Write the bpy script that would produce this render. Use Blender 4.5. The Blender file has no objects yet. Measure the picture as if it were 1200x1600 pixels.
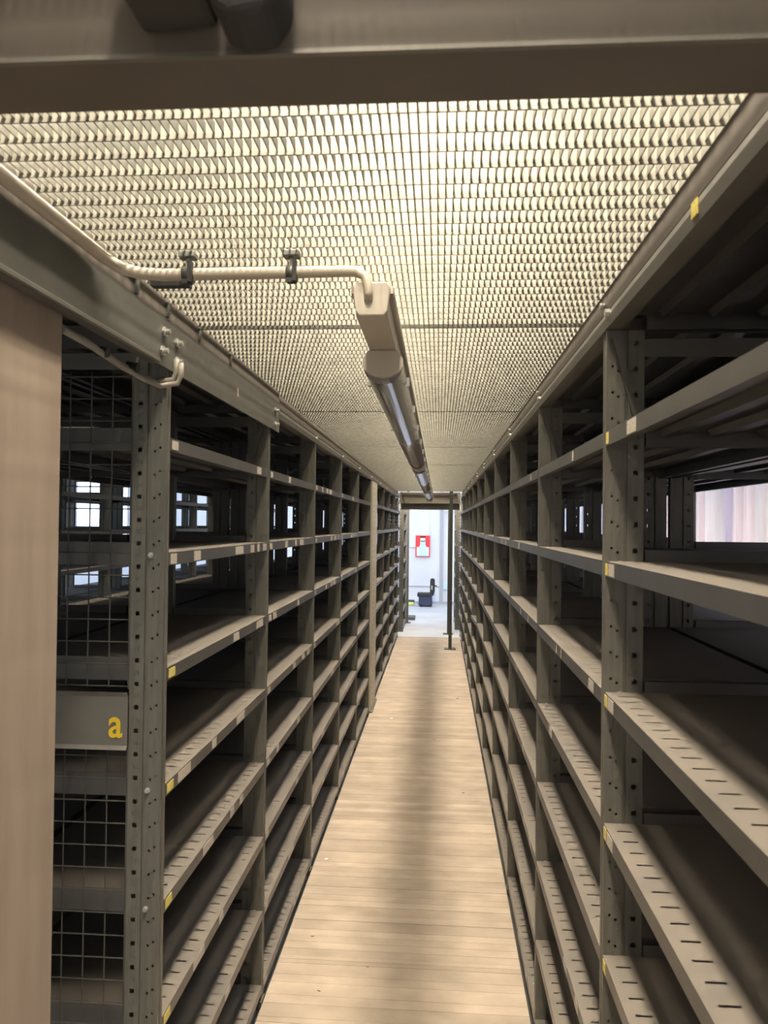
import bpy, math, random
from mathutils import Matrix, Vector
random.seed(7)
S = bpy.context.scene
COL = S.collection
PI = math.pi

# ------------------------------------------------------------------ camera
F_PX, YAW, PITCH, ROLL, EYE = 1215.5, .0707, .0153, .0106, 1.622
cam_d = bpy.data.cameras.new('camera')
cam = bpy.data.objects.new('camera', cam_d)
COL.objects.link(cam)
fw = Vector((-math.sin(YAW)*math.cos(PITCH), math.cos(YAW)*math.cos(PITCH), math.sin(PITCH)))
r0 = Vector((math.cos(YAW), math.sin(YAW), 0))
u0 = r0.cross(fw)
rr = r0*math.cos(ROLL) + u0*math.sin(ROLL)
uu = -r0*math.sin(ROLL) + u0*math.cos(ROLL)
m = Matrix((rr, uu, -fw)).transposed().to_4x4()
m.translation = (0, 0, EYE)
cam.matrix_world = m
cam_d.sensor_fit = 'VERTICAL'
cam_d.sensor_height = 36
cam_d.sensor_width = 27
cam_d.lens = 36*F_PX/1600
cam_d.clip_start = .05
cam_d.dof.use_dof = True
cam_d.dof.focus_distance = 3.2
cam_d.dof.aperture_fstop = 11
S.camera = cam

# ------------------------------------------------------------------ light
S.view_settings.view_transform = 'Standard'
S.view_settings.look = 'None'
S.view_settings.gamma = 1
S.view_settings.use_curve_mapping = False
S.view_settings.exposure = 0.3
w = bpy.data.worlds.new('hall_air')
S.world = w
w.use_nodes = True
w.node_tree.nodes['Background'].inputs[0].default_value = (.55, .62, .75, 1)
w.node_tree.nodes['Background'].inputs[1].default_value = .25

def area(name, loc, sx, sy, power, color, rot=(0, 0, 0)):
    d = bpy.data.lights.new(name, 'AREA')
    d.shape = 'RECTANGLE'
    d.size, d.size_y = sx, sy
    d.energy, d.color = power, color
    o = bpy.data.objects.new(name, d)
    o.location, o.rotation_euler = loc, rot
    COL.objects.link(o)
    return o

DAY = (.70, .82, 1.0)
WARM = (1.0, .86, .68)
LAMP_W = 124
area('added_daylight_far_hall', (0, 13.8, 5.6), 9, 4.0, 390, DAY)  # area light added for far-hall daylight; the roof has no opening
area('added_daylight_right_corridor', (1.9, 5.0, 5.6), .8, 12, 230, DAY)  # added light to brighten the cladding, no skylight built above it
area('added_daylight_left_hall', (-4.6, 7.0, 5.6), 1.6, 12, 160, DAY)  # added daylight for the left side, hung under the closed roof

# ------------------------------------------------------------------ materials
def mat(name, base, rough=.6, metal=0., var=.12, scale=12., dust=None, streak=None, bump=0., objvar=0., spec=.5, stretch=(1, 1, 1)):
    mt = bpy.data.materials.new(name)
    mt.use_nodes = True
    nt = mt.node_tree
    N, L = nt.nodes, nt.links
    b = N['Principled BSDF']
    b.inputs['Roughness'].default_value = rough
    b.inputs['Metallic'].default_value = metal
    b.inputs['Specular IOR Level'].default_value = spec
    tc = N.new('ShaderNodeTexCoord')
    mp = N.new('ShaderNodeMapping')
    mp.inputs['Scale'].default_value = stretch
    gp = N.new('ShaderNodeNewGeometry')
    L.new(gp.outputs['Position'], mp.inputs[0])
    n1 = N.new('ShaderNodeTexNoise')
    n1.inputs['Scale'].default_value = scale
    n1.inputs['Detail'].default_value = 6
    L.new(mp.outputs[0], n1.inputs['Vector'])
    rp = N.new('ShaderNodeMapRange')
    rp.inputs['From Min'].default_value = .3
    rp.inputs['From Max'].default_value = .7
    rp.inputs['To Min'].default_value = 1 - var
    rp.inputs['To Max'].default_value = 1 + var
    L.new(n1.outputs[0], rp.inputs[0])
    hsv = N.new('ShaderNodeHueSaturation')
    hsv.inputs['Color'].default_value = (*base, 1)
    if objvar:
        oi = N.new('ShaderNodeObjectInfo')
        r2 = N.new('ShaderNodeMapRange')
        r2.inputs['To Min'].default_value = 1 - objvar
        r2.inputs['To Max'].default_value = 1 + objvar
        L.new(oi.outputs['Random'], r2.inputs[0])
        mu = N.new('ShaderNodeMath')
        mu.operation = 'MULTIPLY'
        L.new(rp.outputs[0], mu.inputs[0])
        L.new(r2.outputs[0], mu.inputs[1])
        L.new(mu.outputs[0], hsv.inputs['Value'])
    else:
        L.new(rp.outputs[0], hsv.inputs['Value'])
    out = hsv.outputs[0]
    if dust:
        ge = N.new('ShaderNodeNewGeometry')
        sx = N.new('ShaderNodeSeparateXYZ')
        L.new(ge.outputs['True Normal'], sx.inputs[0])
        n2 = N.new('ShaderNodeTexNoise')
        n2.inputs['Scale'].default_value = 9
        n2.inputs['Detail'].default_value = 5
        L.new(gp.outputs['Position'], n2.inputs['Vector'])
        r3 = N.new('ShaderNodeMapRange')
        r3.inputs['From Min'].default_value = .3
        r3.inputs['From Max'].default_value = .62
        r3.inputs['To Min'].default_value = .55
        r3.inputs['To Max'].default_value = .95
        L.new(n2.outputs[0], r3.inputs[0])
        r4 = N.new('ShaderNodeMapRange')
        r4.inputs['From Min'].default_value = .5
        r4.inputs['From Max'].default_value = .8
        L.new(sx.outputs['Z'], r4.inputs[0])
        mu2 = N.new('ShaderNodeMath')
        mu2.operation = 'MULTIPLY'
        L.new(r3.outputs[0], mu2.inputs[0])
        L.new(r4.outputs[0], mu2.inputs[1])
        mx = N.new('ShaderNodeMix')
        mx.data_type = 'RGBA'
        L.new(mu2.outputs[0], mx.inputs['Factor'])
        L.new(out, mx.inputs['A'])
        mx.inputs['B'].default_value = (*dust, 1)
        out = mx.outputs['Result']
        inv = N.new('ShaderNodeMapRange')
        inv.inputs['To Min'].default_value = metal
        inv.inputs['To Max'].default_value = 0
        L.new(mu2.outputs[0], inv.inputs[0])
        L.new(inv.outputs[0], b.inputs['Metallic'])
        inv2 = N.new('ShaderNodeMapRange')
        inv2.inputs['To Min'].default_value = rough
        inv2.inputs['To Max'].default_value = .9
        L.new(mu2.outputs[0], inv2.inputs[0])
        L.new(inv2.outputs[0], b.inputs['Roughness'])
    L.new(out, b.inputs['Base Color'])
    if bump:
        bp = N.new('ShaderNodeBump')
        bp.inputs['Strength'].default_value = bump
        bp.inputs['Distance'].default_value = .002
        L.new(n1.outputs[0], bp.inputs['Height'])
        L.new(bp.outputs[0], b.inputs['Normal'])
    return mt

M = {
    'plank': mat('floor_plank', (.345, .285, .225), .8, 0, .15, 6, objvar=.12, bump=.15, stretch=(1, 1.6, 1)),
    'concrete': mat('concrete', (.46, .47, .48), .5, 0, .12, 2.2),
    'bar': mat('galvanised_grating', (.175, .172, .145), .5, .25, .22, 60, bump=.25),
    'upright': mat('galvanised_upright', (.15, .148, .126), .42, .45, .14, 18, stretch=(6, 6, .6)),
    'shelf': mat('galvanised_shelf', (.115, .112, .106), .38, .5, .12, 9, dust=(.150, .133, .110)),
    'edge': mat('zinc_edge_beam', (.14, .136, .122), .5, .45, .12, 8),
    'beam': mat('painted_grey_beam', (.10, .10, .086), .6, .15, .10, 14),
    'header': mat('grey_brown_header', (.10, .087, .073), .6, .2, .10, 10),
    'board': mat('beige_board', (.265, .212, .165), .8, 0, .12, 5, stretch=(1, 4, .6)),
    'mesh': mat('mesh_wire', (.085, .085, .075), .45, .4, .1, 10),
    'sign': mat('grey_sign_plate', (.15, .147, .13), .6, .2, .08, 10),
    'yellow': mat('yellow_paint', (.66, .48, .02), .6, 0, .06, 30),
    'lamp_white': mat('white_lamp_housing', (.42, .39, .33), .45, 0, .05, 8),
    'darkgrey': mat('dark_grey_plastic', (.032, .032, .028), .8, 0, .1, 10),
    'dark': mat('dark_plastic', (.018, .019, .02), .65, 0, .1, 10),
    'blackmetal': mat('dark_post_paint', (.06, .065, .055), .45, .2, .1, 10),
    'conduit': mat('beige_conduit', (.42, .38, .31), .5, 0, .06, 8),
    'cable_grey': mat('grey_cable', (.27, .25, .21), .5, 0, .06, 8),
    'clamp': mat('grey_clamp', (.085, .09, .08), .5, .3, .1, 10),
    'bolt': mat('zinc_bolt', (.55, .55, .52), .3, .8, .1, 10),
    'beige_post': mat('beige_post_paint', (.46, .42, .33), .55, 0, .08, 5, stretch=(1, 1, .3)),
    'wall_white': mat('white_wall', (.72, .75, .80), .75, 0, .06, 1.6),
    'wall_grey': mat('grey_wall', (.42, .44, .48), .75, 0, .06, 1.6),
    'roof': mat('hall_roof', (.30, .31, .32), .8, 0, .06, 1.6),
    'clad': mat('wall_cladding', (.74, .73, .80), .3, .15, .12, 3, objvar=.06, stretch=(1, 8, .3)),
    'clad_pink': mat('wall_cladding_rose', (.76, .68, .76), .3, .1, .14, 3, stretch=(1, 8, .3)),
    'clad_grey': mat('wall_cladding_grey', (.30, .30, .36), .3, .15, .12, 3, stretch=(1, 8, .3)),
    'clad_lav': mat('wall_cladding_lavender', (.55, .52, .70), .3, .15, .12, 3, stretch=(1, 8, .3)),
    'far_header': mat('beige_grey_header', (.36, .33, .27), .6, .1, .1, 6),
    'deck': mat('dark_deck', (.07, .068, .06), .7, .1, .1, 6),
    'red': mat('red_board', (.78, .045, .06), .5, 0, .05, 10),
    'white': mat('white_paint', (.82, .82, .84), .5, 0, .04, 10),
    'navy': mat('navy_plastic', (.035, .045, .10), .45, 0, .1, 10),
    'lime': mat('lime_plastic', (.62, .68, .22), .5, 0, .1, 10),
    'paleblue': mat('pale_blue_sheet', (.55, .78, .85), .5, 0, .05, 4),
    'paper': mat('paper', (.80, .77, .70), .8, 0, .05, 20),
    'darkbit': mat('dark_debris', (.05, .04, .03), .8, 0, .1, 20),
}

def sticker_mat(name, base, ink, amount):
    mt = bpy.data.materials.new(name)
    mt.use_nodes = True
    N, L = mt.node_tree.nodes, mt.node_tree.links
    b = N['Principled BSDF']
    b.inputs['Roughness'].default_value = .7
    tc = N.new('ShaderNodeTexCoord')
    mp = N.new('ShaderNodeMapping')
    mp.inputs['Scale'].default_value = (1, 160, 420)
    L.new(tc.outputs['Object'], mp.inputs[0])
    n = N.new('ShaderNodeTexNoise')
    n.inputs['Scale'].default_value = 1
    n.inputs['Detail'].default_value = 3
    L.new(mp.outputs[0], n.inputs['Vector'])
    r = N.new('ShaderNodeMapRange')
    r.inputs['From Min'].default_value = .58
    r.inputs['From Max'].default_value = .64
    r.inputs['To Max'].default_value = amount
    L.new(n.outputs[0], r.inputs[0])
    mx = N.new('ShaderNodeMix')
    mx.data_type = 'RGBA'
    mx.inputs['A'].default_value = (*base, 1)
    mx.inputs['B'].default_value = (*ink, 1)
    L.new(r.outputs[0], mx.inputs['Factor'])
    L.new(mx.outputs['Result'], b.inputs['Base Color'])
    return mt
M['sticker'] = sticker_mat('paper_sticker', (.44, .40, .34), (.13, .11, .09), .55)
M['sticker_y'] = sticker_mat('yellow_sticker', (.58, .50, .12), (.2, .16, .06), .5)

gl = bpy.data.materials.new('clear_lamp_cover')
gl.use_nodes = True
b = gl.node_tree.nodes['Principled BSDF']
b.inputs['Base Color'].default_value = (.62, .60, .60, 1)
b.inputs['Transmission Weight'].default_value = .75
b.inputs['Roughness'].default_value = .12
b.inputs['IOR'].default_value = 1.35
M['cover'] = gl
def emit(name, color, strength):
    mt = bpy.data.materials.new(name)
    mt.use_nodes = True
    b = mt.node_tree.nodes['Principled BSDF']
    b.inputs['Base Color'].default_value = (*color, 1)
    b.inputs['Emission Color'].default_value = (*color, 1)
    b.inputs['Emission Strength'].default_value = strength
    return mt
M['daylight'] = emit('daylit_window_pane', (.72, .84, 1.0), 2.2)

# ------------------------------------------------------------------ mesh helpers
class MB:
    def __init__(s):
        s.v, s.f = [], []
    def quad(s, *p):
        n = len(s.v)
        s.v += [tuple(q) for q in p]
        s.f.append(tuple(range(n, n+len(p))))
    def box(s, x0, x1, y0, y1, z0, z1):
        n = len(s.v)
        s.v += [(x0, y0, z0), (x1, y0, z0), (x1, y1, z0), (x0, y1, z0), (x0, y0, z1), (x1, y0, z1), (x1, y1, z1), (x0, y1, z1)]
        s.f += [tuple(n+i for i in q) for q in ((0, 3, 2, 1), (4, 5, 6, 7), (0, 1, 5, 4), (1, 2, 6, 5), (2, 3, 7, 6), (3, 0, 4, 7))]
        return s
    def extrude(s, prof, axis, a0, a1):
        """closed 2-D outline swept along one axis; prof in the other two axes (in xyz order)"""
        n, k = len(s.v), len(prof)
        for a in (a0, a1):
            for (p, q) in prof:
                s.v.append({'x': (a, p, q), 'y': (p, a, q), 'z': (p, q, a)}[axis])
        for i in range(k):
            j = (i+1) % k
            s.f.append((n+i, n+j, n+k+j, n+k+i))
        s.f.append(tuple(n+i for i in reversed(range(k))))
        s.f.append(tuple(n+k+i for i in range(k)))
        return s
    def tube(s, pts, r, n=10, caps=True):
        pts = [Vector(p) for p in pts]
        rs = r if isinstance(r, (list, tuple)) else [r]*len(pts)
        base = len(s.v)
        up = None
        for i, p in enumerate(pts):
            a = pts[max(i-1, 0)]
            c = pts[min(i+1, len(pts)-1)]
            t = (c-a).normalized()
            if up is None:
                up = Vector((0, 0, 1)) if abs(t.z) < .9 else Vector((1, 0, 0))
            sd = t.cross(up).normalized()
            up = sd.cross(t).normalized()
            for k in range(n):
                th = 2*PI*k/n
                s.v.append(tuple(p + (sd*math.cos(th) + up*math.sin(th))*rs[i]))
        for i in range(len(pts)-1):
            for k in range(n):
                k2 = (k+1) % n
                s.f.append((base+i*n+k, base+i*n+k2, base+(i+1)*n+k2, base+(i+1)*n+k))
        if caps:
            s.f.append(tuple(base+k for k in reversed(range(n))))
            e = base+(len(pts)-1)*n
            s.f.append(tuple(e+k for k in range(n)))
        return s
    def bar(s, a, c, w_, h_):
        """flat bar from a to c: w_ across, h_ thick"""
        a, c = Vector(a), Vector(c)
        t = (c-a).normalized()
        up = Vector((0, 1, 0)) if abs(t.y) < .9 else Vector((0, 0, 1))
        sd = t.cross(up).normalized()*w_/2
        up = up*h_/2
        n = len(s.v)
        for p in (a, c):
            for (i, j) in ((-1, -1), (1, -1), (1, 1), (-1, 1)):
                s.v.append(tuple(p+sd*i+up*j))
        s.f += [tuple(n+i for i in q) for q in ((0, 1, 2, 3), (7, 6, 5, 4), (0, 4, 5, 1), (1, 5, 6, 2), (2, 6, 7, 3), (3, 7, 4, 0))]
        return s
    def mesh(s, name, mt, smooth=False):
        me = bpy.data.meshes.new(name)
        me.from_pydata(s.v, [], s.f)
        me.materials.append(M[mt] if isinstance(mt, str) else mt)
        if smooth:
            for p in me.polygons:
                p.use_smooth = len(p.vertices) == 4
        me.update()
        return me
    def build(s, name, mt, parent=None, loc=None, smooth=False):
        return put(name, s.mesh(name, mt, smooth), parent, loc)

def put(name, me, parent=None, loc=None, rot=None):
    o = bpy.data.objects.new(name, me)
    COL.objects.link(o)
    if parent:
        o.parent = parent
    if loc:
        o.location = loc
    if rot:
        o.rotation_euler = rot
    return o
def empty(name, loc=(0, 0, 0), parent=None):
    o = put(name, None, parent, loc)
    o.empty_display_size = .1
    return o
def tag(o, label, cat, group=None):
    o['label'], o['category'] = label, cat
    if group:
        o['group'] = group
    return o
def struct(o, label=None):
    o['kind'] = 'structure'
    if label:
        o['label'] = label
    return o
def bevel(o, wd=.002, seg=2):
    md = o.modifiers.new('bevel', 'BEVEL')
    md.width, md.segments, md.limit_method = wd, seg, 'ANGLE'
    return o
def text_mesh(name, body, size, mt, extrude=.0005, offset=0.):
    cu = bpy.data.curves.new(name, 'FONT')
    cu.body, cu.size, cu.extrude, cu.offset = body, size, extrude, offset
    cu.align_x, cu.align_y = 'CENTER', 'CENTER'
    o = bpy.data.objects.new(name, cu)
    COL.objects.link(o)
    bpy.context.view_layer.update()
    dg = bpy.context.evaluated_depsgraph_get()
    me = bpy.data.meshes.new_from_object(o.evaluated_get(dg))
    bpy.data.objects.remove(o)
    me.name = name
    me.materials.clear()
    me.materials.append(M[mt])
    return me

# ------------------------------------------------------------------ main dimensions
XL, XR = -.585, .3195            # rack fronts either side of the aisle
DEP, PW, PY = .40, .072, .028    # rack depth, post depth, post width along the aisle
YL, YR = 1.6257, 1.5234
GZ = 2.09                        # underside of the walkway grating overhead
LEV = [2.03] + [1.805-.25*i for i in range(8)]

# ------------------------------------------------------------------ setting
floor = struct(MB().box(-6.4, 3.2, -3, 16.4, -.20, -.022).build('floor', 'concrete'), 'pale concrete hall floor with a strip of beige planks laid across the aisle')
pm = MB()
ln = XR-XL-.012
pm.extrude([(0, 0), (1, 0), (1, .0188), (.985, .020), (.015, .020), (0, .0188)], 'x', 0, ln)
pme = pm.mesh('plank', 'plank')
yk = -.6
while yk < 11.25:
    wd = random.choice((.047, .049, .051, .026, .074))
    p = put('plank', pme, floor, (XL+.006, yk, -.0206 + random.uniform(-.0006, .0006)))
    p.scale = (1, wd-.0008, 1)
    yk += wd
for i, (a, c) in enumerate(((XL-.010, XL+.0055), (XR-.0055, XR+.010))):
    struct(MB().box(a, c, -.6, 11.2, -.0219, -.0205).build('gap_shade_strip_%d' % (i+1), 'dark'))  # dark strips added in the floor gaps, shade put in as colour
wf = struct(MB().box(-6.4, 3.2, 16.2, 16.4, -.03, 6.2).build('wall_far', 'wall_white'))
MB().box(-.60, -.20, 16.17, 16.2, 1.15, 6.0).build('wall_pilaster', 'wall_white', wf)
MB().box(.02, .09, 16.15, 16.2, -.02, 6.0).build('wall_pilaster', 'wall_grey', wf)
MB().box(.10, .26, 16.16, 16.2, .28, .42).build('pale_blue_panel', 'paleblue', wf)
MB().box(.09, 3.2, 16.17, 16.2, 1.9, 1.98).build('wall_ledge', 'white', wf)
MB().box(-6.4, .02, 16.185, 16.2, .33, .345).build('wall_joint', 'wall_grey', wf)
MB().box(-6.4, 3.2, 16.12, 16.2, -.022, .03).build('skirting', 'wall_grey', wf)
wr = struct(MB().box(3.06, 3.2, -3, 16.2, -.03, 6.2).build('wall_right', 'wall_grey'))
# sheet-metal cladding panels on the right wall, each with folded ribs
cp = MB()
prof = [(0, 0), (.07, 0), (.09, -.05), (.16, -.05), (.18, 0), (.235, 0)]
for (a, c) in zip(prof, prof[1:]):
    cp.quad((a[1], a[0], 0), (a[1], a[0], 3.6), (c[1], c[0], 3.6), (c[1], c[0], 0))
cp.quad((0, .235, 0), (0, .235, 3.6), (.03, .235, 3.6), (.03, .235, 0))
cmes = [cp.mesh('cladding_panel', k) for k in ('clad', 'clad_pink', 'clad_grey', 'clad_lav')]
rc = random.Random(4)
for i in range(78):
    put('cladding_panel', cmes[rc.choice((0, 0, 0, 3, 1, 2, 0, 3))], wr, (2.62, -2.5+.24*i, 0))
MB().box(2.63, 3.06, -3, 16.2, 3.5, 3.6).build('cladding_cap', 'wall_grey', wr)
wl = struct(MB().box(-6.4, -6.2, -3, 16.2, -.03, 6.2).build('wall_left', 'wall_white'))
for i in range(5):
    wn = struct(MB().box(-6.2, -6.16, 2.0+2.7*i, 4.3+2.7*i, .85, .92).box(-6.2, -6.16, 2.0+2.7*i, 4.3+2.7*i, 2.5, 2.57)
                .box(-6.2, -6.16, 2.0+2.7*i, 2.07+2.7*i, .92, 2.5).box(-6.2, -6.16, 4.23+2.7*i, 4.3+2.7*i, .92, 2.5)
                .box(-6.2, -6.16, 3.12+2.7*i, 3.18+2.7*i, .92, 2.5).build('window_%d' % (i+1), 'wall_grey'))
    for k in range(2):
        MB().box(-6.19, -6.175, 2.07+2.7*i+k*1.11, 3.12+2.7*i+k*1.11, .92, 2.5).build('pane', 'daylight', wn)
struct(MB().box(-6.4, 3.2, -3.2, -3, -.03, 6.2).build('wall_back', 'wall_grey'))
struct(MB().box(-6.4, 3.2, -3.2, 16.4, 6.2, 6.4).build('ceiling_1', 'roof')).name = 'ceiling'

# ------------------------------------------------------------------ walkway grating overhead
BP, BH, CPH = .047, .030, .0113
def grating(par, x0, x1, y0, y1, single, fine=True):
    """one panel: cross bars joined (too fine to pick apart), bearing bars single where they show large"""
    cross = MB()
    x = x0+.006
    if fine:
        while x < x1-.002:
            cross.box(x-.0008, x+.0008, y0, y1, GZ+.005, GZ+.019)
            x += CPH
    y = y0+.004
    if not single:
        while y < y1:
            cross.box(x0, x1, y-.0013, y+.0013, GZ, GZ+BH)
            y += BP
    cross.box(x0, x1, y1-.0045, y1-.0015, GZ-.002, GZ+BH)
    cross.box(x0, x0+.003, y0, y1, GZ, GZ+BH)
    cross.box(x1-.003, x1, y0, y1, GZ, GZ+BH)
    g = cross.build('grating_panel', 'bar', par)
    if not single:
        g['kind'] = 'stuff'
    if single:
        bm = MB().box(x0, x1, -.0013, .0013, GZ, GZ+BH).mesh('bearing_bar', 'bar')
        while y < y1:
            put('bearing_bar', bm, g, (0, y, 0))
            y += BP
ceil = struct(empty('ceiling'), 'galvanised walkway grating over the aisle')
seams = [-.95, .59, 1.848, 3.23, 4.70, 6.13, 7.64, 9.20, 11.045]
for i, (a, c) in enumerate(zip(seams, seams[1:])):
    grating(ceil, XL-.015, XR+.015, a+.002, c-.002, 1 <= i <= 4)
ceil2 = struct(empty('ceiling'), 'galvanised walkway grating over the neighbouring aisle')
AX0, AX1 = -2.32, -1.42
for a in (-1.4, .3, 2.0, 3.7, 5.4, 7.1, 8.8):
    grating(ceil2, AX0, AX1, a, a+1.69, False)

# solid decking of the upper level lying on the rack tops
for (a, c) in ((XR+.036, 1.18), (-1.40, XL-.036), (-3.20, AX0-.005)):
    y = -1.4
    while y < 11.4:
        MB().box(a, c, y, y+1.59, 2.062, 2.10).build('deck_panel', 'deck', ceil2 if a < -2 else ceil)
        y += 1.6
# lamps of the upper level, hung from the roof and shining down through the grating
ORD = ['first', 'second', 'third', 'fourth', 'fifth', 'sixth', 'seventh', 'eighth', 'ninth']
def upper_lamp(x, y, z, power, label, length=1.25):
    t = tag(empty('upper_lamp', (x, y, z)), label, 'lamp', 'lamps of the upper level')
    MB().extrude([(-.13, .006), (.13, .006), (.09, .05), (-.09, .05)], 'y', -length/2, length/2).build('housing', 'lamp_white', t)
    for sx in (-1, 1):
        MB().box(*sorted((sx*.130, sx*.134)), -length/2, length/2, -.10, .02).build('added_cutoff_wing', 'lamp_white', t)  # unseen skirts added to block the lamp's sideways light
    for e in (-.4, .4):
        MB().tube([(0, e, .06), (0, e, 6.2-z)], .004, 6).build('hanger', 'bolt', t)
    area('tube_light', (x, y, z), .21, length, power, WARM)
    return t
for i in range(9):
    upper_lamp(-.125, -1.3+1.55*i, 3.35, LAMP_W*(1.7 if i == 1 else 1), '%s tube lamp from the camera above the main aisle grating' % ORD[i])
for i in range(5):
    upper_lamp(-1.87, 1.2+2.0*i, 3.35, 55, '%s tube lamp from the camera above the neighbouring aisle grating' % ORD[i])

# ------------------------------------------------------------------ shelving
def upright_mesh(sx):
    """perforated post; local x=0 is the aisle face, running inwards to sx*PW; local y 0..PY; z 0..2.0"""
    mb = MB()
    H = 2.0
    cols = [(0, .0095, None), (.0095, .0138, 'a'), (.0138, .0210, None), (.0210, .0253, 'b'), (.0253, .035, None), (.041, .0515, None), (.0515, .0605, 'sq'), (.0605, PW, None)]
    for yf in (0, PY):
        for (a, c, kind) in cols:
            if kind is None:
                mb.quad((sx*a, yf, 0), (sx*c, yf, 0), (sx*c, yf, H), (sx*a, yf, H))
                continue
            z = 0
            hh, off = {'sq': (.009, .025), 'a': (.0048, .030), 'b': (.0048, .022)}[kind]
            k = 0
            prev = 0
            while k < 40:
                hz = k*.05+off
                mb.quad((sx*a, yf, prev), (sx*c, yf, prev), (sx*c, yf, hz-hh/2), (sx*a, yf, hz-hh/2))
                prev = hz+hh/2
                k += 1
            mb.quad((sx*a, yf, prev), (sx*c, yf, prev), (sx*c, yf, H), (sx*a, yf, H))
        yi = .005 if yf == 0 else PY-.005
        mb.quad((sx*.035, yi, 0), (sx*.041, yi, 0), (sx*.041, yi, H), (sx*.035, yi, H))
        mb.quad((sx*.035, yf, 0), (sx*.035, yi, 0), (sx*.035, yi, H), (sx*.035, yf, H))
        mb.quad((sx*.041, yf, 0), (sx*.041, yi, 0), (sx*.041, yi, H), (sx*.041, yf, H))
    # aisle face with a raised centre fold, inner face, foot plate
    mb.quad((0, 0, 0), (0, .006, 0), (0, .006, H), (0, 0, H))
    mb.quad((0, .006, 0), (sx*.003, .008, 0), (sx*.003, .008, H), (0, .006, H))
    mb.quad((sx*.003, .008, 0), (sx*.003, PY-.008, 0), (sx*.003, PY-.008, H), (sx*.003, .008, H))
    mb.quad((sx*.003, PY-.008, 0), (0, PY-.006, 0), (0, PY-.006, H), (sx*.003, PY-.008, H))
    mb.quad((0, PY-.006, 0), (0, PY, 0), (0, PY, H), (0, PY-.006, H))
    mb.quad((sx*PW, 0, 0), (sx*PW, PY, 0), (sx*PW, PY, H), (sx*PW, 0, H))
    xa, xb = sorted((-sx*.003, sx*(PW+.01)))
    mb.box(xa, xb, -.012, PY+.012, -.0204, .004)
    return mb.mesh('upright', 'upright')
UP = {1: upright_mesh(1), -1: upright_mesh(-1)}

SL = 1.0-PY-.002
def shelf_mesh(sx, slots=True, length=SL):
    """folded shelf tray; local x=0 front, y 0..length, z=0 the top surface"""
    mb = MB()
    L_, D, t = length, DEP-.004, .0012
    def top(x0, x1, y0, y1):
        mb.quad((sx*x0, y0, 0), (sx*x1, y0, 0), (sx*x1, y1, 0), (sx*x0, y1, 0))
        mb.quad((sx*x0, y0, -t), (sx*x1, y0, -t), (sx*x1, y1, -t), (sx*x0, y1, -t))
    s0, s1 = .016, .043
    top(0, s0, 0, L_)
    top(s1, D, 0, L_)
    if slots:
        y, pv = .022, 0
        while y < L_-.01:
            top(s0, s1, pv, y-.0028)
            pv = y+.0028
            y += .0478
        top(s0, s1, pv, L_)
    else:
        top(s0, s1, 0, L_)
    x0, x1 = sorted((0, sx*.0015))
    mb.box(x0, x1, 0, L_, -.029, -.0002)
    x0, x1 = sorted((sx*.0015, sx*.018))
    mb.box(x0, x1, 0, L_, -.029, -.0275)
    x0, x1 = sorted((sx*D, sx*(D-.0015)))
    mb.box(x0, x1, 0, L_, -.029, .0)
    x0, x1 = sorted((sx*D, sx*(D-.018)))
    mb.box(x0, x1, 0, L_, -.029, -.0275)
    for q in (.11, .20, .29):
        mb.extrude([(sx*(q-.02), -.0014), (sx*(q-.012), -.013), (sx*(q+.012), -.013), (sx*(q+.02), -.0014)], 'y', .03, L_-.03)
    # end flanges
    for (ya, yb) in ((0, .0015), (L_-.0015, L_)):
        x0, x1 = sorted((sx*.075, sx*(D-.075)))
        mb.box(x0, x1, ya, yb, -.029, .021)
    return mb.mesh('shelf', 'shelf')
SH = {1: shelf_mesh(1), -1: shelf_mesh(-1)}

stick_me = {}
def sticker(par, sx, y, wd, kind='sticker', h=.023, dz=0.):
    key = (round(wd, 3), kind, round(h, 3))
    if key not in stick_me:
        stick_me[key] = MB().box(-.0004, .0004, -wd/2, wd/2, -h/2, h/2).mesh('label_sticker', kind)
    put('label_sticker', stick_me[key], par, (-sx*.0006, y, -.0148+dz))

bolt_me = MB().tube([(0, 0, 0), (0, -.004, 0)], .0065, 6).tube([(0, -.004, 0), (0, -.010, 0)], .0038, 8).mesh('bolt', 'bolt')
def rack(label, x, sx, y0, n, levels, stickers=None, braces=True, skip_first=False, group=None):
    t = tag(empty('shelving_rack', (x, y0, 0)), label, 'shelving', group)
    shelves = {}
    rnd = random.Random(int(abs(x)*1000)+n)
    br = MB().bar((sx*.016, PY/2, 1.985), (sx*.066, PY/2, 1.79), .012, .006).mesh('knee_brace', 'edge')
    tie = MB().box(*sorted((sx*PW, sx*(DEP-PW))), .006, .010, 1.95, 1.985).mesh('tie_bar', 'edge')
    for k in range(n+1):
        put('upright', UP[sx], t, (0, k, 0))
        put('upright', UP[-sx], t, (sx*DEP, k, 0))
        put('tie_bar', tie, t, (0, k, 0))
        if braces and k:
            kb = put('knee_brace', br, t, (0, k-.006-PY/2, 0))
        for z in (.32, .57, .82, 1.07, 1.32, 1.57):
            if rnd.random() < .5 and n < 12:
                put('bolt', bolt_me, t, (sx*.028, k, z-.02))
        if k == n:
            break
        for li, z in enumerate(levels):
            s = put('shelf', SH[sx], t, (0, k+PY+.001, z))
            shelves[(k, li)] = s
    if stickers:
        stickers(shelves, sx, rnd)
    return t, shelves

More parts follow.
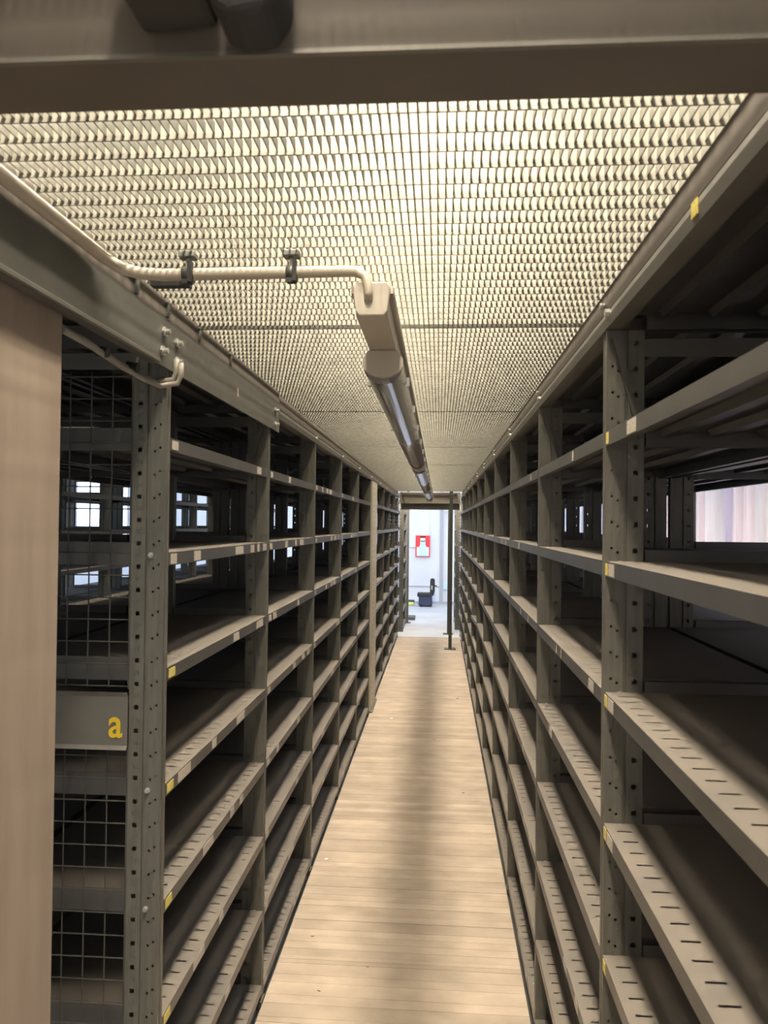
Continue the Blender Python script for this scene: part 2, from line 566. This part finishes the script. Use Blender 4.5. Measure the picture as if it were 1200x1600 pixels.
def left_stickers(sh, sx, rnd):
    for (k, li), s in sh.items():
        if li == 0:
            continue
        if k == 0 and li == 2:
            for (y, wd) in ((.03, .04), (.20, .05), (.60, .09), (.76, .045), (.84, .03), (.93, .05)):
                sticker(s, sx, y, wd)
            continue
        if k > 3:
            continue
        sticker(s, sx, .03, .04, 'sticker_y' if (k == 0 and li > 2) else 'sticker', .02)
        for q in range(rnd.randint(1, 4)):
            sticker(s, sx, rnd.uniform(.10, .92), rnd.choice((.04, .06, .09)))
def right_stickers(sh, sx, rnd):
    for (k, li), s in sh.items():
        if li == 0 or k > 5:
            continue
        if k == 0:
            sticker(s, sx, SL-.014, .02, 'sticker_y', .022)
            if li in (2, 3, 4):
                sticker(s, sx, SL-.055, .045, 'sticker', .023)
            if li == 1:
                sticker(s, sx, SL-.20, .06, 'sticker', .024)
            continue
        if k == 1 and li == 3:
            sticker(s, sx, .10, .05)
            sticker(s, sx, .50, .008)
            sticker(s, sx, .58, .008)
            continue
        for q in range(rnd.randint(0, 2)):
            sticker(s, sx, rnd.uniform(.08, .92), rnd.choice((.02, .04, .05)))
rack('long galvanised shelving row left of the aisle, from the mesh end to the beige post', XL, -1, YL, 5, LEV, left_stickers)
rack('short galvanised shelving row left of the aisle, beyond the beige post', XL, -1, 7.27, 4, LEV)
rt, rsh = rack('long galvanised shelving row with yellow tags right of the aisle', XR, 1, YR-1, 11, LEV, right_stickers)
bent = rsh[(6, 5)]
bent.rotation_euler = (-.05, .10, 0)
rack('shelving row standing back to back behind the right-hand row', XR+2*DEP+.012, -1, YR-1, 11, LEV, braces=False)
rack('shelving row standing back to back behind the left-hand row', XL-2*DEP-.012, 1, YL, 10, LEV, braces=False)
rack('far shelving row seen through the left racks, across the neighbouring aisle', AX0-.03, -1, -.6, 12, LEV[:6], braces=False)
rack('farthest shelving row on the left, nearest the daylit windows', AX0-.03-2*DEP-.012, 1, -.6, 12, LEV[:6], braces=False)
rack('single shelving bay standing in daylight past the right end of the aisle', .262, 1, 12.25, 1, LEV[1:], braces=False)
rack('single shelving bay standing in daylight past the left end of the aisle', -.535, -1, 11.9, 1, LEV[1:], braces=False)

# embossed numbers on the nearest left post
num = empty('number_column', (0, 0, 0))
lt = [o for o in COL.objects if o.name.startswith('shelving_rack')][0]
first_up = [c for c in lt.children if c.name.startswith('upright')][0]
for n in range(8, 40):
    put('embossed_number', text_mesh('embossed_number', str(n), .013, 'edge', .0004), first_up, (-.056, -.0006, n*.05), (PI/2, 0, 0))
bpy.data.objects.remove(num)

# ------------------------------------------------------------------ edge beams and headers
t = tag(empty('edge_beam', (XR, .55, 2.0)), 'galvanised edge beam on top of the right-hand racks, along the grating', 'beam')
MB().extrude([(-.003, .0), (.030, .0), (.030, .036), (.004, .036), (-.003, .030), (-.006, .018)], 'y', -.6, 10.97).build('lower_rail', 'edge', t)
MB().extrude([(.0, .036), (.006, .036), (.006, .078), (.0, .078)], 'y', -.6, 10.97).build('upper_lip', 'header', t)
for k in range(10):
    MB().tube([(-.004, .93+k, .022), (-.013, .93+k, .022)], .008, 6).build('bolt', 'bolt', t)
    MB().tube([(-.001, .99+k, .052), (-.010, .99+k, .052)], .006, 6).build('bolt', 'bolt', t)
MB().box(-.0072, -.0052, .425, .447, .008, .028).build('yellow_tag', 'sticker_y', t)
t = tag(empty('edge_beam', (XL, 2.78, 2.0)), 'galvanised edge beam on top of the left-hand racks, beyond the grey girder', 'beam')
MB().extrude([(.003, .0), (-.030, .0), (-.030, .036), (-.004, .036), (.003, .030), (.006, .018)], 'y', 0, 8.4).build('lower_rail', 'edge', t)
MB().extrude([(.0, .036), (-.006, .036), (-.006, .088), (.0, .088)], 'y', 0, 8.4).build('upper_lip', 'header', t)
for k in range(8):
    MB().tube([(.004, .85+k, .022), (.013, .85+k, .022)], .008, 6).build('bolt', 'bolt', t)

# deep grey girder on the left
t = tag(empty('steel_girder', (XL, 1.0, 1.947)), 'deep grey steel girder running over the beige board on the left', 'girder')
g = MB()
g.box(.001, .007, -1.9, 1.765, .0, .104)
g.box(-.030, .001, -1.9, .56, .100, .104)
g.box(-.012, .001, -1.9, .56, .0, .005)
g.build('channel', 'beam', t)
MB().extrude([(.001, .104), (.005, .104), (.005, .150), (.001, .150)], 'y', -1.9, 1.765).build('upper_lip', 'header', t)
MB().extrude([(.0072, .002), (.010, .004), (.010, .010), (.0072, .012)], 'y', -1.9, .56).build('bottom_bead', 'edge', t)
for (y, z) in ((.585, .072), (.665, .066), (.665, .026), (.575, .030), (1.70, .022), (1.70, .07)):
    MB().tube([(.006, y, z), (.012, y, z)], .011, 6).tube([(.012, y, z), (.021, y, z)], .006, 8).build('bolt', 'bolt', t)
MB().box(.0055, .0075, 1.18, 1.195, .035, .060).build('slot', 'sticker', t)
for y in (.43, .60, .82, 1.10):
    MB().box(-.001, .010, y, y+.012, .108, .138).build('clip', 'clamp', t)

# header across the aisle in front of the camera
t = tag(empty('cross_header', (0, .617, 2.0)), 'dark grey-brown steel header across the aisle at the top of the picture', 'beam')
MB().extrude([(.075, 0), (.075, .006), (.006, .006), (.006, .085), (0, .085), (0, .004), (.001, 0)], 'x', -.545, .3125).build('channel', 'header', t)
MB().extrude([(-.005, -.001), (.0, -.0015), (.0, .004), (-.005, .003)], 'x', -.545, .3125).build('lip', 'edge', t)  # lighter colour stands in for light caught by the near edge
# fitting and cable in front of that header
t = tag(empty('junction_box', (-.229, .60, 2.017)), 'dark boxy fitting hanging in front of the steel header, top left', 'junction box')
bevel(MB().extrude([(-.040, .06), (-.014, .001), (.048, .004), (.048, .06)], 'y', -.045, .014).build('box', 'darkgrey', t), .006)
bevel(MB().extrude([(.056, -.012), (.070, -.020), (.098, -.016), (.110, .0), (.110, .06), (.050, .06)], 'y', -.045, .012).build('side_box', 'dark', t), .010, 3)
MB().tube([(.046, -.03, .07), (.050, -.03, .02), (.058, -.026, -.004), (.066, -.01, -.012), (.07, .006, -.012)], .0045, 8).build('cable', 'dark', t, smooth=True)

# far header closing the aisle ceiling
t = tag(empty('far_header', (0, 11.05, 1.83)), 'beige-grey stepped header spanning the far end of the aisle', 'beam')
MB().box(XL+.02, XR-.02, 0, .05, .09, .25).build('upper_plate', 'far_header', t)
MB().box(XL+.04, XR-.03, .05, .08, .0, .09).build('lower_plate', 'edge', t)
MB().box(XL+.07, XR-.07, -.03, 0, .20, .235).build('bracket_rail', 'header', t)
MB().bar((XL+.05, -.01, .25), (XL+.09, -.01, .10), .02, .01).build('brace', 'edge', t)

# board closing the rack end on the left
bb = tag(bevel(MB().box(XL-.035, XL-.015, -.9, 1.194, -.0, 2.03).build('beige_board', 'board'), .003), 'tall smooth beige board standing upright at the left edge', 'board')

# ------------------------------------------------------------------ mesh guard and sign at the left rack end
MY = YL+.016
def mesh_panel(label, z0, z1):
    t = tag(empty('wire_mesh_guard', (0, MY, z0)), label, 'mesh panel')
    x0, x1 = XL-DEP+PW+.002, XL-PW-.001
    vme = MB().tube([(0, 0, 0), (0, 0, z1-z0)], .0016, 6).mesh('wire', 'mesh')
    hme = MB().tube([(x0, 0, 0), (x1, 0, 0)], .0016, 6).mesh('wire', 'mesh')
    x = x1-.004
    while x > x0:
        put('wire', vme, t, (x, 0, 0))
        x -= .0475
    z = .004
    while z < z1-z0:
        put('wire', hme, t, (0, -.003, z))
        z += .0478
    MB().box(x1-.006, x1, -.008, .0, 0, z1-z0).build('frame_bar', 'mesh', t)
mesh_panel('upper wire mesh guard above the plate with the yellow letter', 1.262, 1.945)
mesh_panel('lower wire mesh guard under the plate with the yellow letter', .06, 1.14)
t = tag(empty('aisle_sign', (XL-PW, YL-.004, 1.136)), 'grey steel plate with a yellow letter a at the rack end', 'sign')
sg = MB()
sg.extrude([(-.002, .008), (-.008, .0), (-.006, .0), (.001, .007), (.001, .112), (-.006, .122), (-.008, .122), (-.002, .112)], 'x', -.36, -.0005)
sg.build('plate', 'sign', t)
a = put('letter_a', text_mesh('letter_a', 'a', .088, 'yellow', 0.0004, .0014), t, (-.026, -.0032, .053), (PI/2, 0, 0))
a.scale = (.82, 1.0, 1)
a['label'] = 'yellow painted lowercase letter a'
# small cable bundle hanging under the girder
t = tag(empty('cable_bundle', (XL-.03, 1.2, 1.93)), 'grey cable bundle tied under the left girder above the mesh', 'cable')
for i, (dx, dz) in enumerate(((0, 0), (.010, -.008))):
    pts = [(dx, .002, dz+.006), (dx, .1, dz+.004), (dx-.004, .25, dz-.004), (dx-.002, .36, dz-.008), (dx+.012, .41, dz-.012), (dx+.044, .425, dz-.004), (dx+.051, .425, dz+.012), (dx+.051, .425, dz+.04)]
    MB().tube(pts, .006, 8).build('cable', 'cable_grey', t, smooth=True)
for y in (.16, .30):
    MB().tube([(-.006, y, .0), (.017, y, -.004)], .010, 8).build('cable_tie', 'dark', t)

# ------------------------------------------------------------------ conduit and clamps
t = tag(empty('conduit', (0, 1.31, 2.05)), 'beige conduit running along the left girder and across to the lamp trunking', 'conduit')
pts = [(-.562, -1.5, .016), (-.562, -.16, .012), (-.560, -.06, .010), (-.548, -.015, .006), (-.520, .0, .002), (-.48, .004, .0), (-.30, .0, 0), (-.165, -.004, 0), (-.142, -.008, -.002), (-.128, -.012, -.012), (-.123, -.014, -.028), (-.122, -.016, -.040), (-.122, -.0105, -.050)]
MB().tube(pts, [.0105]*7 + [.0095]*2 + [.0075]*4, 14).build('pipe', 'conduit', t, smooth=True)
MB().box(-.515, -.445, .03, .05, -.01, .012).build('support_stub', 'dark', t)
for (x, lab) in ((-.437, 0), (-.256, 1)):
    c = empty('pipe_clamp', (x, 0, 0), t)
    c2 = MB().tube([(-.008, 0, 0), (.008, 0, 0)], .0128, 14).build('ring', 'clamp', c, smooth=True)
    bevel(MB().box(-.014, .014, -.012, .012, .026, .037).build('cap', 'clamp', c), .002)
    MB().tube([(0, 0, .008), (0, 0, .03)], .004, 8).build('screw', 'bolt', c)
    MB().box(.004, .011, -.016, -.004, -.018, .018).build('latch', 'dark', c)
    MB().box(-.006, .010, -.014, -.002, -.020, -.012).build('latch', 'dark', c)

# ------------------------------------------------------------------ trunking and lamps (switched off)
TX = -.117
t = tag(empty('lamp_trunking', (TX, 1.30, 1.975)), 'white lamp trunking hung under the grating along the aisle', 'trunking')
MB().extrude([(-.027, .0), (.027, .0), (.027, .050), (-.027, .050)], 'y', .012, 9.6).build('channel', 'lamp_white', t)
MB().extrude([(.027, .038), (.036, .038), (.036, .050), (.027, .050)], 'y', .012, 9.6).build('side_flange', 'lamp_white', t)
MB().extrude([(-.036, .038), (-.027, .038), (-.027, .050), (-.036, .050)], 'y', .012, 9.6).build('side_flange', 'lamp_white', t)
bevel(MB().extrude([(-.021, -.002), (.021, -.002), (.027, .006), (.031, .036), (.031, .046), (.026, .055), (-.026, .055), (-.031, .046), (-.031, .036), (-.027, .006)], 'y', 0, .014).build('end_cap', 'lamp_white', t), .002)
for y in (.25, 1.6, 3.1, 4.6, 6.1, 7.6, 9.1):
    MB().tube([(0, y, .05), (0, y, .125)], .004, 6).build('hanger', 'bolt', t)

def lamp(y0, y1, label):
    t = tag(empty('tube_lamp', (TX, y0, 1.975)), label, 'lamp', 'unlit tube lamps under the grating')
    Ln = y1-y0
    hw = .040
    MB().extrude([(-.030, -.001), (-hw, -.016), (-hw, -.030), (hw, -.030), (hw, -.016), (.030, -.001)], 'y', 0, Ln).build('housing', 'lamp_white', t)
    lens = [(hw*math.cos(th), -.030-.038*math.sin(th)) for th in [PI*i/14 for i in range(15)]]
    lm = MB()
    n = len(lens)
    for y in (.012, Ln-.012):
        for (p, q) in lens:
            lm.v.append((p, y, q))
    for i in range(n-1):
        lm.f.append((i, i+1, n+i+1, n+i))
    lm.f.append(tuple(range(n)))
    lm.f.append(tuple(n+i for i in reversed(range(n))))
    lm.build('cover', 'cover', t, smooth=True)
    for y in (.25, Ln-.25):
        pass
    MB().tube([(0, .05, -.046), (0, Ln-.05, -.046)], .008, 10).build('tube', 'white', t, smooth=True)
    for e in (0, Ln-.014):
        MB().extrude([(-hw-.001, -.018), (-hw-.001, -.034)] + [((hw+.001)*math.cos(PI-th), -.030-.026*math.sin(th)) for th in [PI*i/8 for i in range(1, 8)]] + [(hw+.001, -.034), (hw+.001, -.018)], 'y', e-.003 if e == 0 else e+.003, e+.011 if e == 0 else e+.017).build('end_cap', 'lamp_white', t)
    k = 0
    y = .18
    while y < Ln-.1:
        for s in (-1, 1):
            bx = sorted((s*hw, s*(hw+.007)))
            MB().box(bx[0], bx[1], y, y+.018, -.040, -.022).build('clip', 'bolt', t)
        y += .42
lamp(1.57, 4.02, 'unlit tube lamp with clear cover, nearest to the camera')
lamp(4.40, 6.95, 'unlit tube lamp with clear cover, second along the trunking')
lamp(7.30, 9.75, 'unlit tube lamp with clear cover, last and farthest along the trunking')

# ------------------------------------------------------------------ beige post and slim support posts
t = tag(empty('beige_post', (XL, 6.68, 0)), 'beige painted perforated post standing proud of the left racks', 'post')
MB().box(-.030, .012, 0, .50, .0, 1.99).build('post_body', 'beige_post', t)
hm = MB().box(.0118, .0128, -.010, .010, -.007, .007).mesh('hole', 'dark')
for i in range(38):
    put('hole', hm, t, (0, .16, .08+i*.05))
MB().box(-.04, .03, -.004, .505, -.001, .010).build('base_plate', 'clamp', t)
t = tag(empty('support_post', (.158, 10.2, 0)), 'slim dark post on a base plate near the far right end of the aisle', 'post')
MB().box(-.022, .022, -.022, .022, .008, 2.06).build('shaft', 'blackmetal', t)
MB().box(-.075, .075, -.06, .06, .0, .010).build('base_plate', 'clamp', t)
for (sx, sy) in ((-1, -1), (-1, 1), (1, -1), (1, 1)):
    MB().tube([(sx*.055, sy*.04, .008), (sx*.055, sy*.04, .02)], .008, 6).build('bolt', 'bolt', t)
t = tag(empty('support_post', (.165, 11.75, -.022)), 'slim post on a base plate standing on the concrete behind the dark post', 'post')
MB().box(-.03, .02, -.02, .02, .008, 2.0).build('shaft', 'blackmetal', t)
MB().box(-.09, .06, -.06, .06, .0, .010).build('base_plate', 'clamp', t)
t = tag(empty('support_post', (-.515, 13.0, -.022)), 'slim grey post standing on concrete left of the far opening', 'post')
MB().box(-.02, .02, -.02, .02, .008, 2.35).build('shaft', 'edge', t)
MB().box(-.06, .06, -.06, .06, .0, .010).build('base_plate', 'clamp', t)

# ------------------------------------------------------------------ far hall
t = tag(empty('extinguisher_board', (-.33, 16.17, 1.17)), 'red board with a white bottle-shaped panel on the far white wall', 'board')
MB().box(-.15, .15, -.02, 0, -.22, .22).build('back_board', 'red', t)
MB().box(-.125, .125, -.025, -.02, -.205, -.02).build('lower_panel', 'white', t)
bt = MB()
bt.extrude([(-.08, -.19), (.08, -.19), (.08, -.03), (.055, .03), (.055, .10), (-.055, .10), (-.055, .03), (-.08, -.03)], 'y', -.034, -.025)
bt.build('bottle_shape', 'paleblue', t)
MB().box(-.05, .05, -.034, -.025, .11, .165).build('bottle_head', 'white', t)
MB().box(-.045, .045, -.036, -.034, .095, .112).build('bottle_collar', 'dark', t)
MB().box(-.06, .06, -.03, -.02, .185, .205).build('hook_bar', 'dark', t)
t = tag(empty('tool_cart', (-.24, 15.65, -.022)), 'low dark box machine with an upright black handle by the far wall', 'machine')
bevel(MB().box(-.15, .12, -.12, .16, .02, .24).build('body', 'navy', t), .015)
bevel(MB().box(-.18, .10, -.13, .17, .20, .27).build('lid', 'dark', t), .012)
bevel(MB().extrude([(.07, .20), (.15, .22), (.17, .30), (.17, .52), (.15, .56), (.09, .56), (.075, .52)], 'y', -.02, .05).build('handle', 'dark', t), .01)
MB().box(.17, .21, .0, .02, .40, .425).build('lever', 'dark', t)
MB().box(.095, .125, -.023, -.02, .34, .42).build('sticker', 'sticker', t)
for x in (-.10, .08):
    MB().tube([(x, -.13, .03), (x, -.10, .03)], .03, 12).build('wheel', 'dark', t)
t = tag(empty('lime_case', (-.57, 15.8, -.022)), 'small lime-coloured case on the concrete beside the dark machine', 'case')
bevel(MB().box(-.10, .09, -.08, .08, .0, .07).build('case_body', 'lime', t), .02)
MB().box(-.10, .09, -.06, .06, .07, .11).build('case_top', 'clamp', t)
t = tag(empty('debris_tray', (-.50, 13.6, -.022)), 'flat dark grey tray lying on the concrete past the aisle end', 'tray')
MB().box(-.07, .10, -.25, .25, .0, .03).build('tray_base', 'clamp', t)
MB().box(-.075, .105, -.255, -.24, .0, .05).build('tray_rim', 'edge', t)
t = tag(empty('bracket_lamp', (-.42, 13.0, 1.86)), 'small white bracket lamp under the header at the far opening', 'lamp')
bevel(MB().box(-.05, .07, -.04, .04, -.03, .02).build('lamp_body', 'white', t), .01)
MB().bar((-.073, 0, .06), (-.045, 0, .01), .015, .015).build('arm', 'white', t)

# ------------------------------------------------------------------ little litter
def litter(x, y, z, sc, mt, label, nm, cat):
    r = random.Random(int(x*999+y*77))
    mb = MB()
    pts = []
    for i in range(7):
        th = 2*PI*i/7
        pts.append((sc*math.cos(th)*r.uniform(.5, 1.2), sc*.45*math.sin(th)*r.uniform(.5, 1.2), r.uniform(0, .25)*sc))
    n = len(pts)
    mb.v = [(p[0], p[1], p[2]) for p in pts] + [(p[0], p[1], p[2]+sc*.08) for p in pts]
    mb.f = [tuple(range(n))[::-1], tuple(range(n, 2*n))] + [(i, (i+1) % n, n+(i+1) % n, n+i) for i in range(n)]
    tag(put(nm, mb.mesh(nm, mt), None, (x, y, z), (0, 0, r.uniform(-.6, .6))), label, cat)
litter(-.525, 3.75, .0005, .018, 'paper', 'curled white paper scrap on the planks beside the left rack', 'paper_scrap', 'litter')
litter(-.48, 3.05, .0005, .008, 'darkbit', 'small dark curl of litter on the planks near the left rack', 'litter_bit', 'litter')
litter(-.40, 2.70, .0005, .007, 'darkbit', 'tiny dark speck on the planks, lowest left in the picture', 'litter_bit', 'litter')
litter(-.245, 2.86, .0005, .006, 'darkbit', 'tiny dark speck on the planks inside the lamp shadow edge', 'litter_bit', 'litter')
litter(.16, 4.75, .0005, .010, 'darkbit', 'dark leaf-like bit on the planks toward the right rack', 'litter_bit', 'litter')
litter(-.02, 5.9, .0005, .012, 'darkbit', 'dark scrap on the planks midway along the aisle', 'litter_bit', 'litter')
litter(.19, 7.3, .0005, .014, 'darkbit', 'dark scrap on the planks farther along, by the right rack', 'litter_bit', 'litter')
litter(-.38, 6.5, .0005, .016, 'paper', 'pale paper crumb on the planks before the beige post', 'paper_scrap', 'litter')
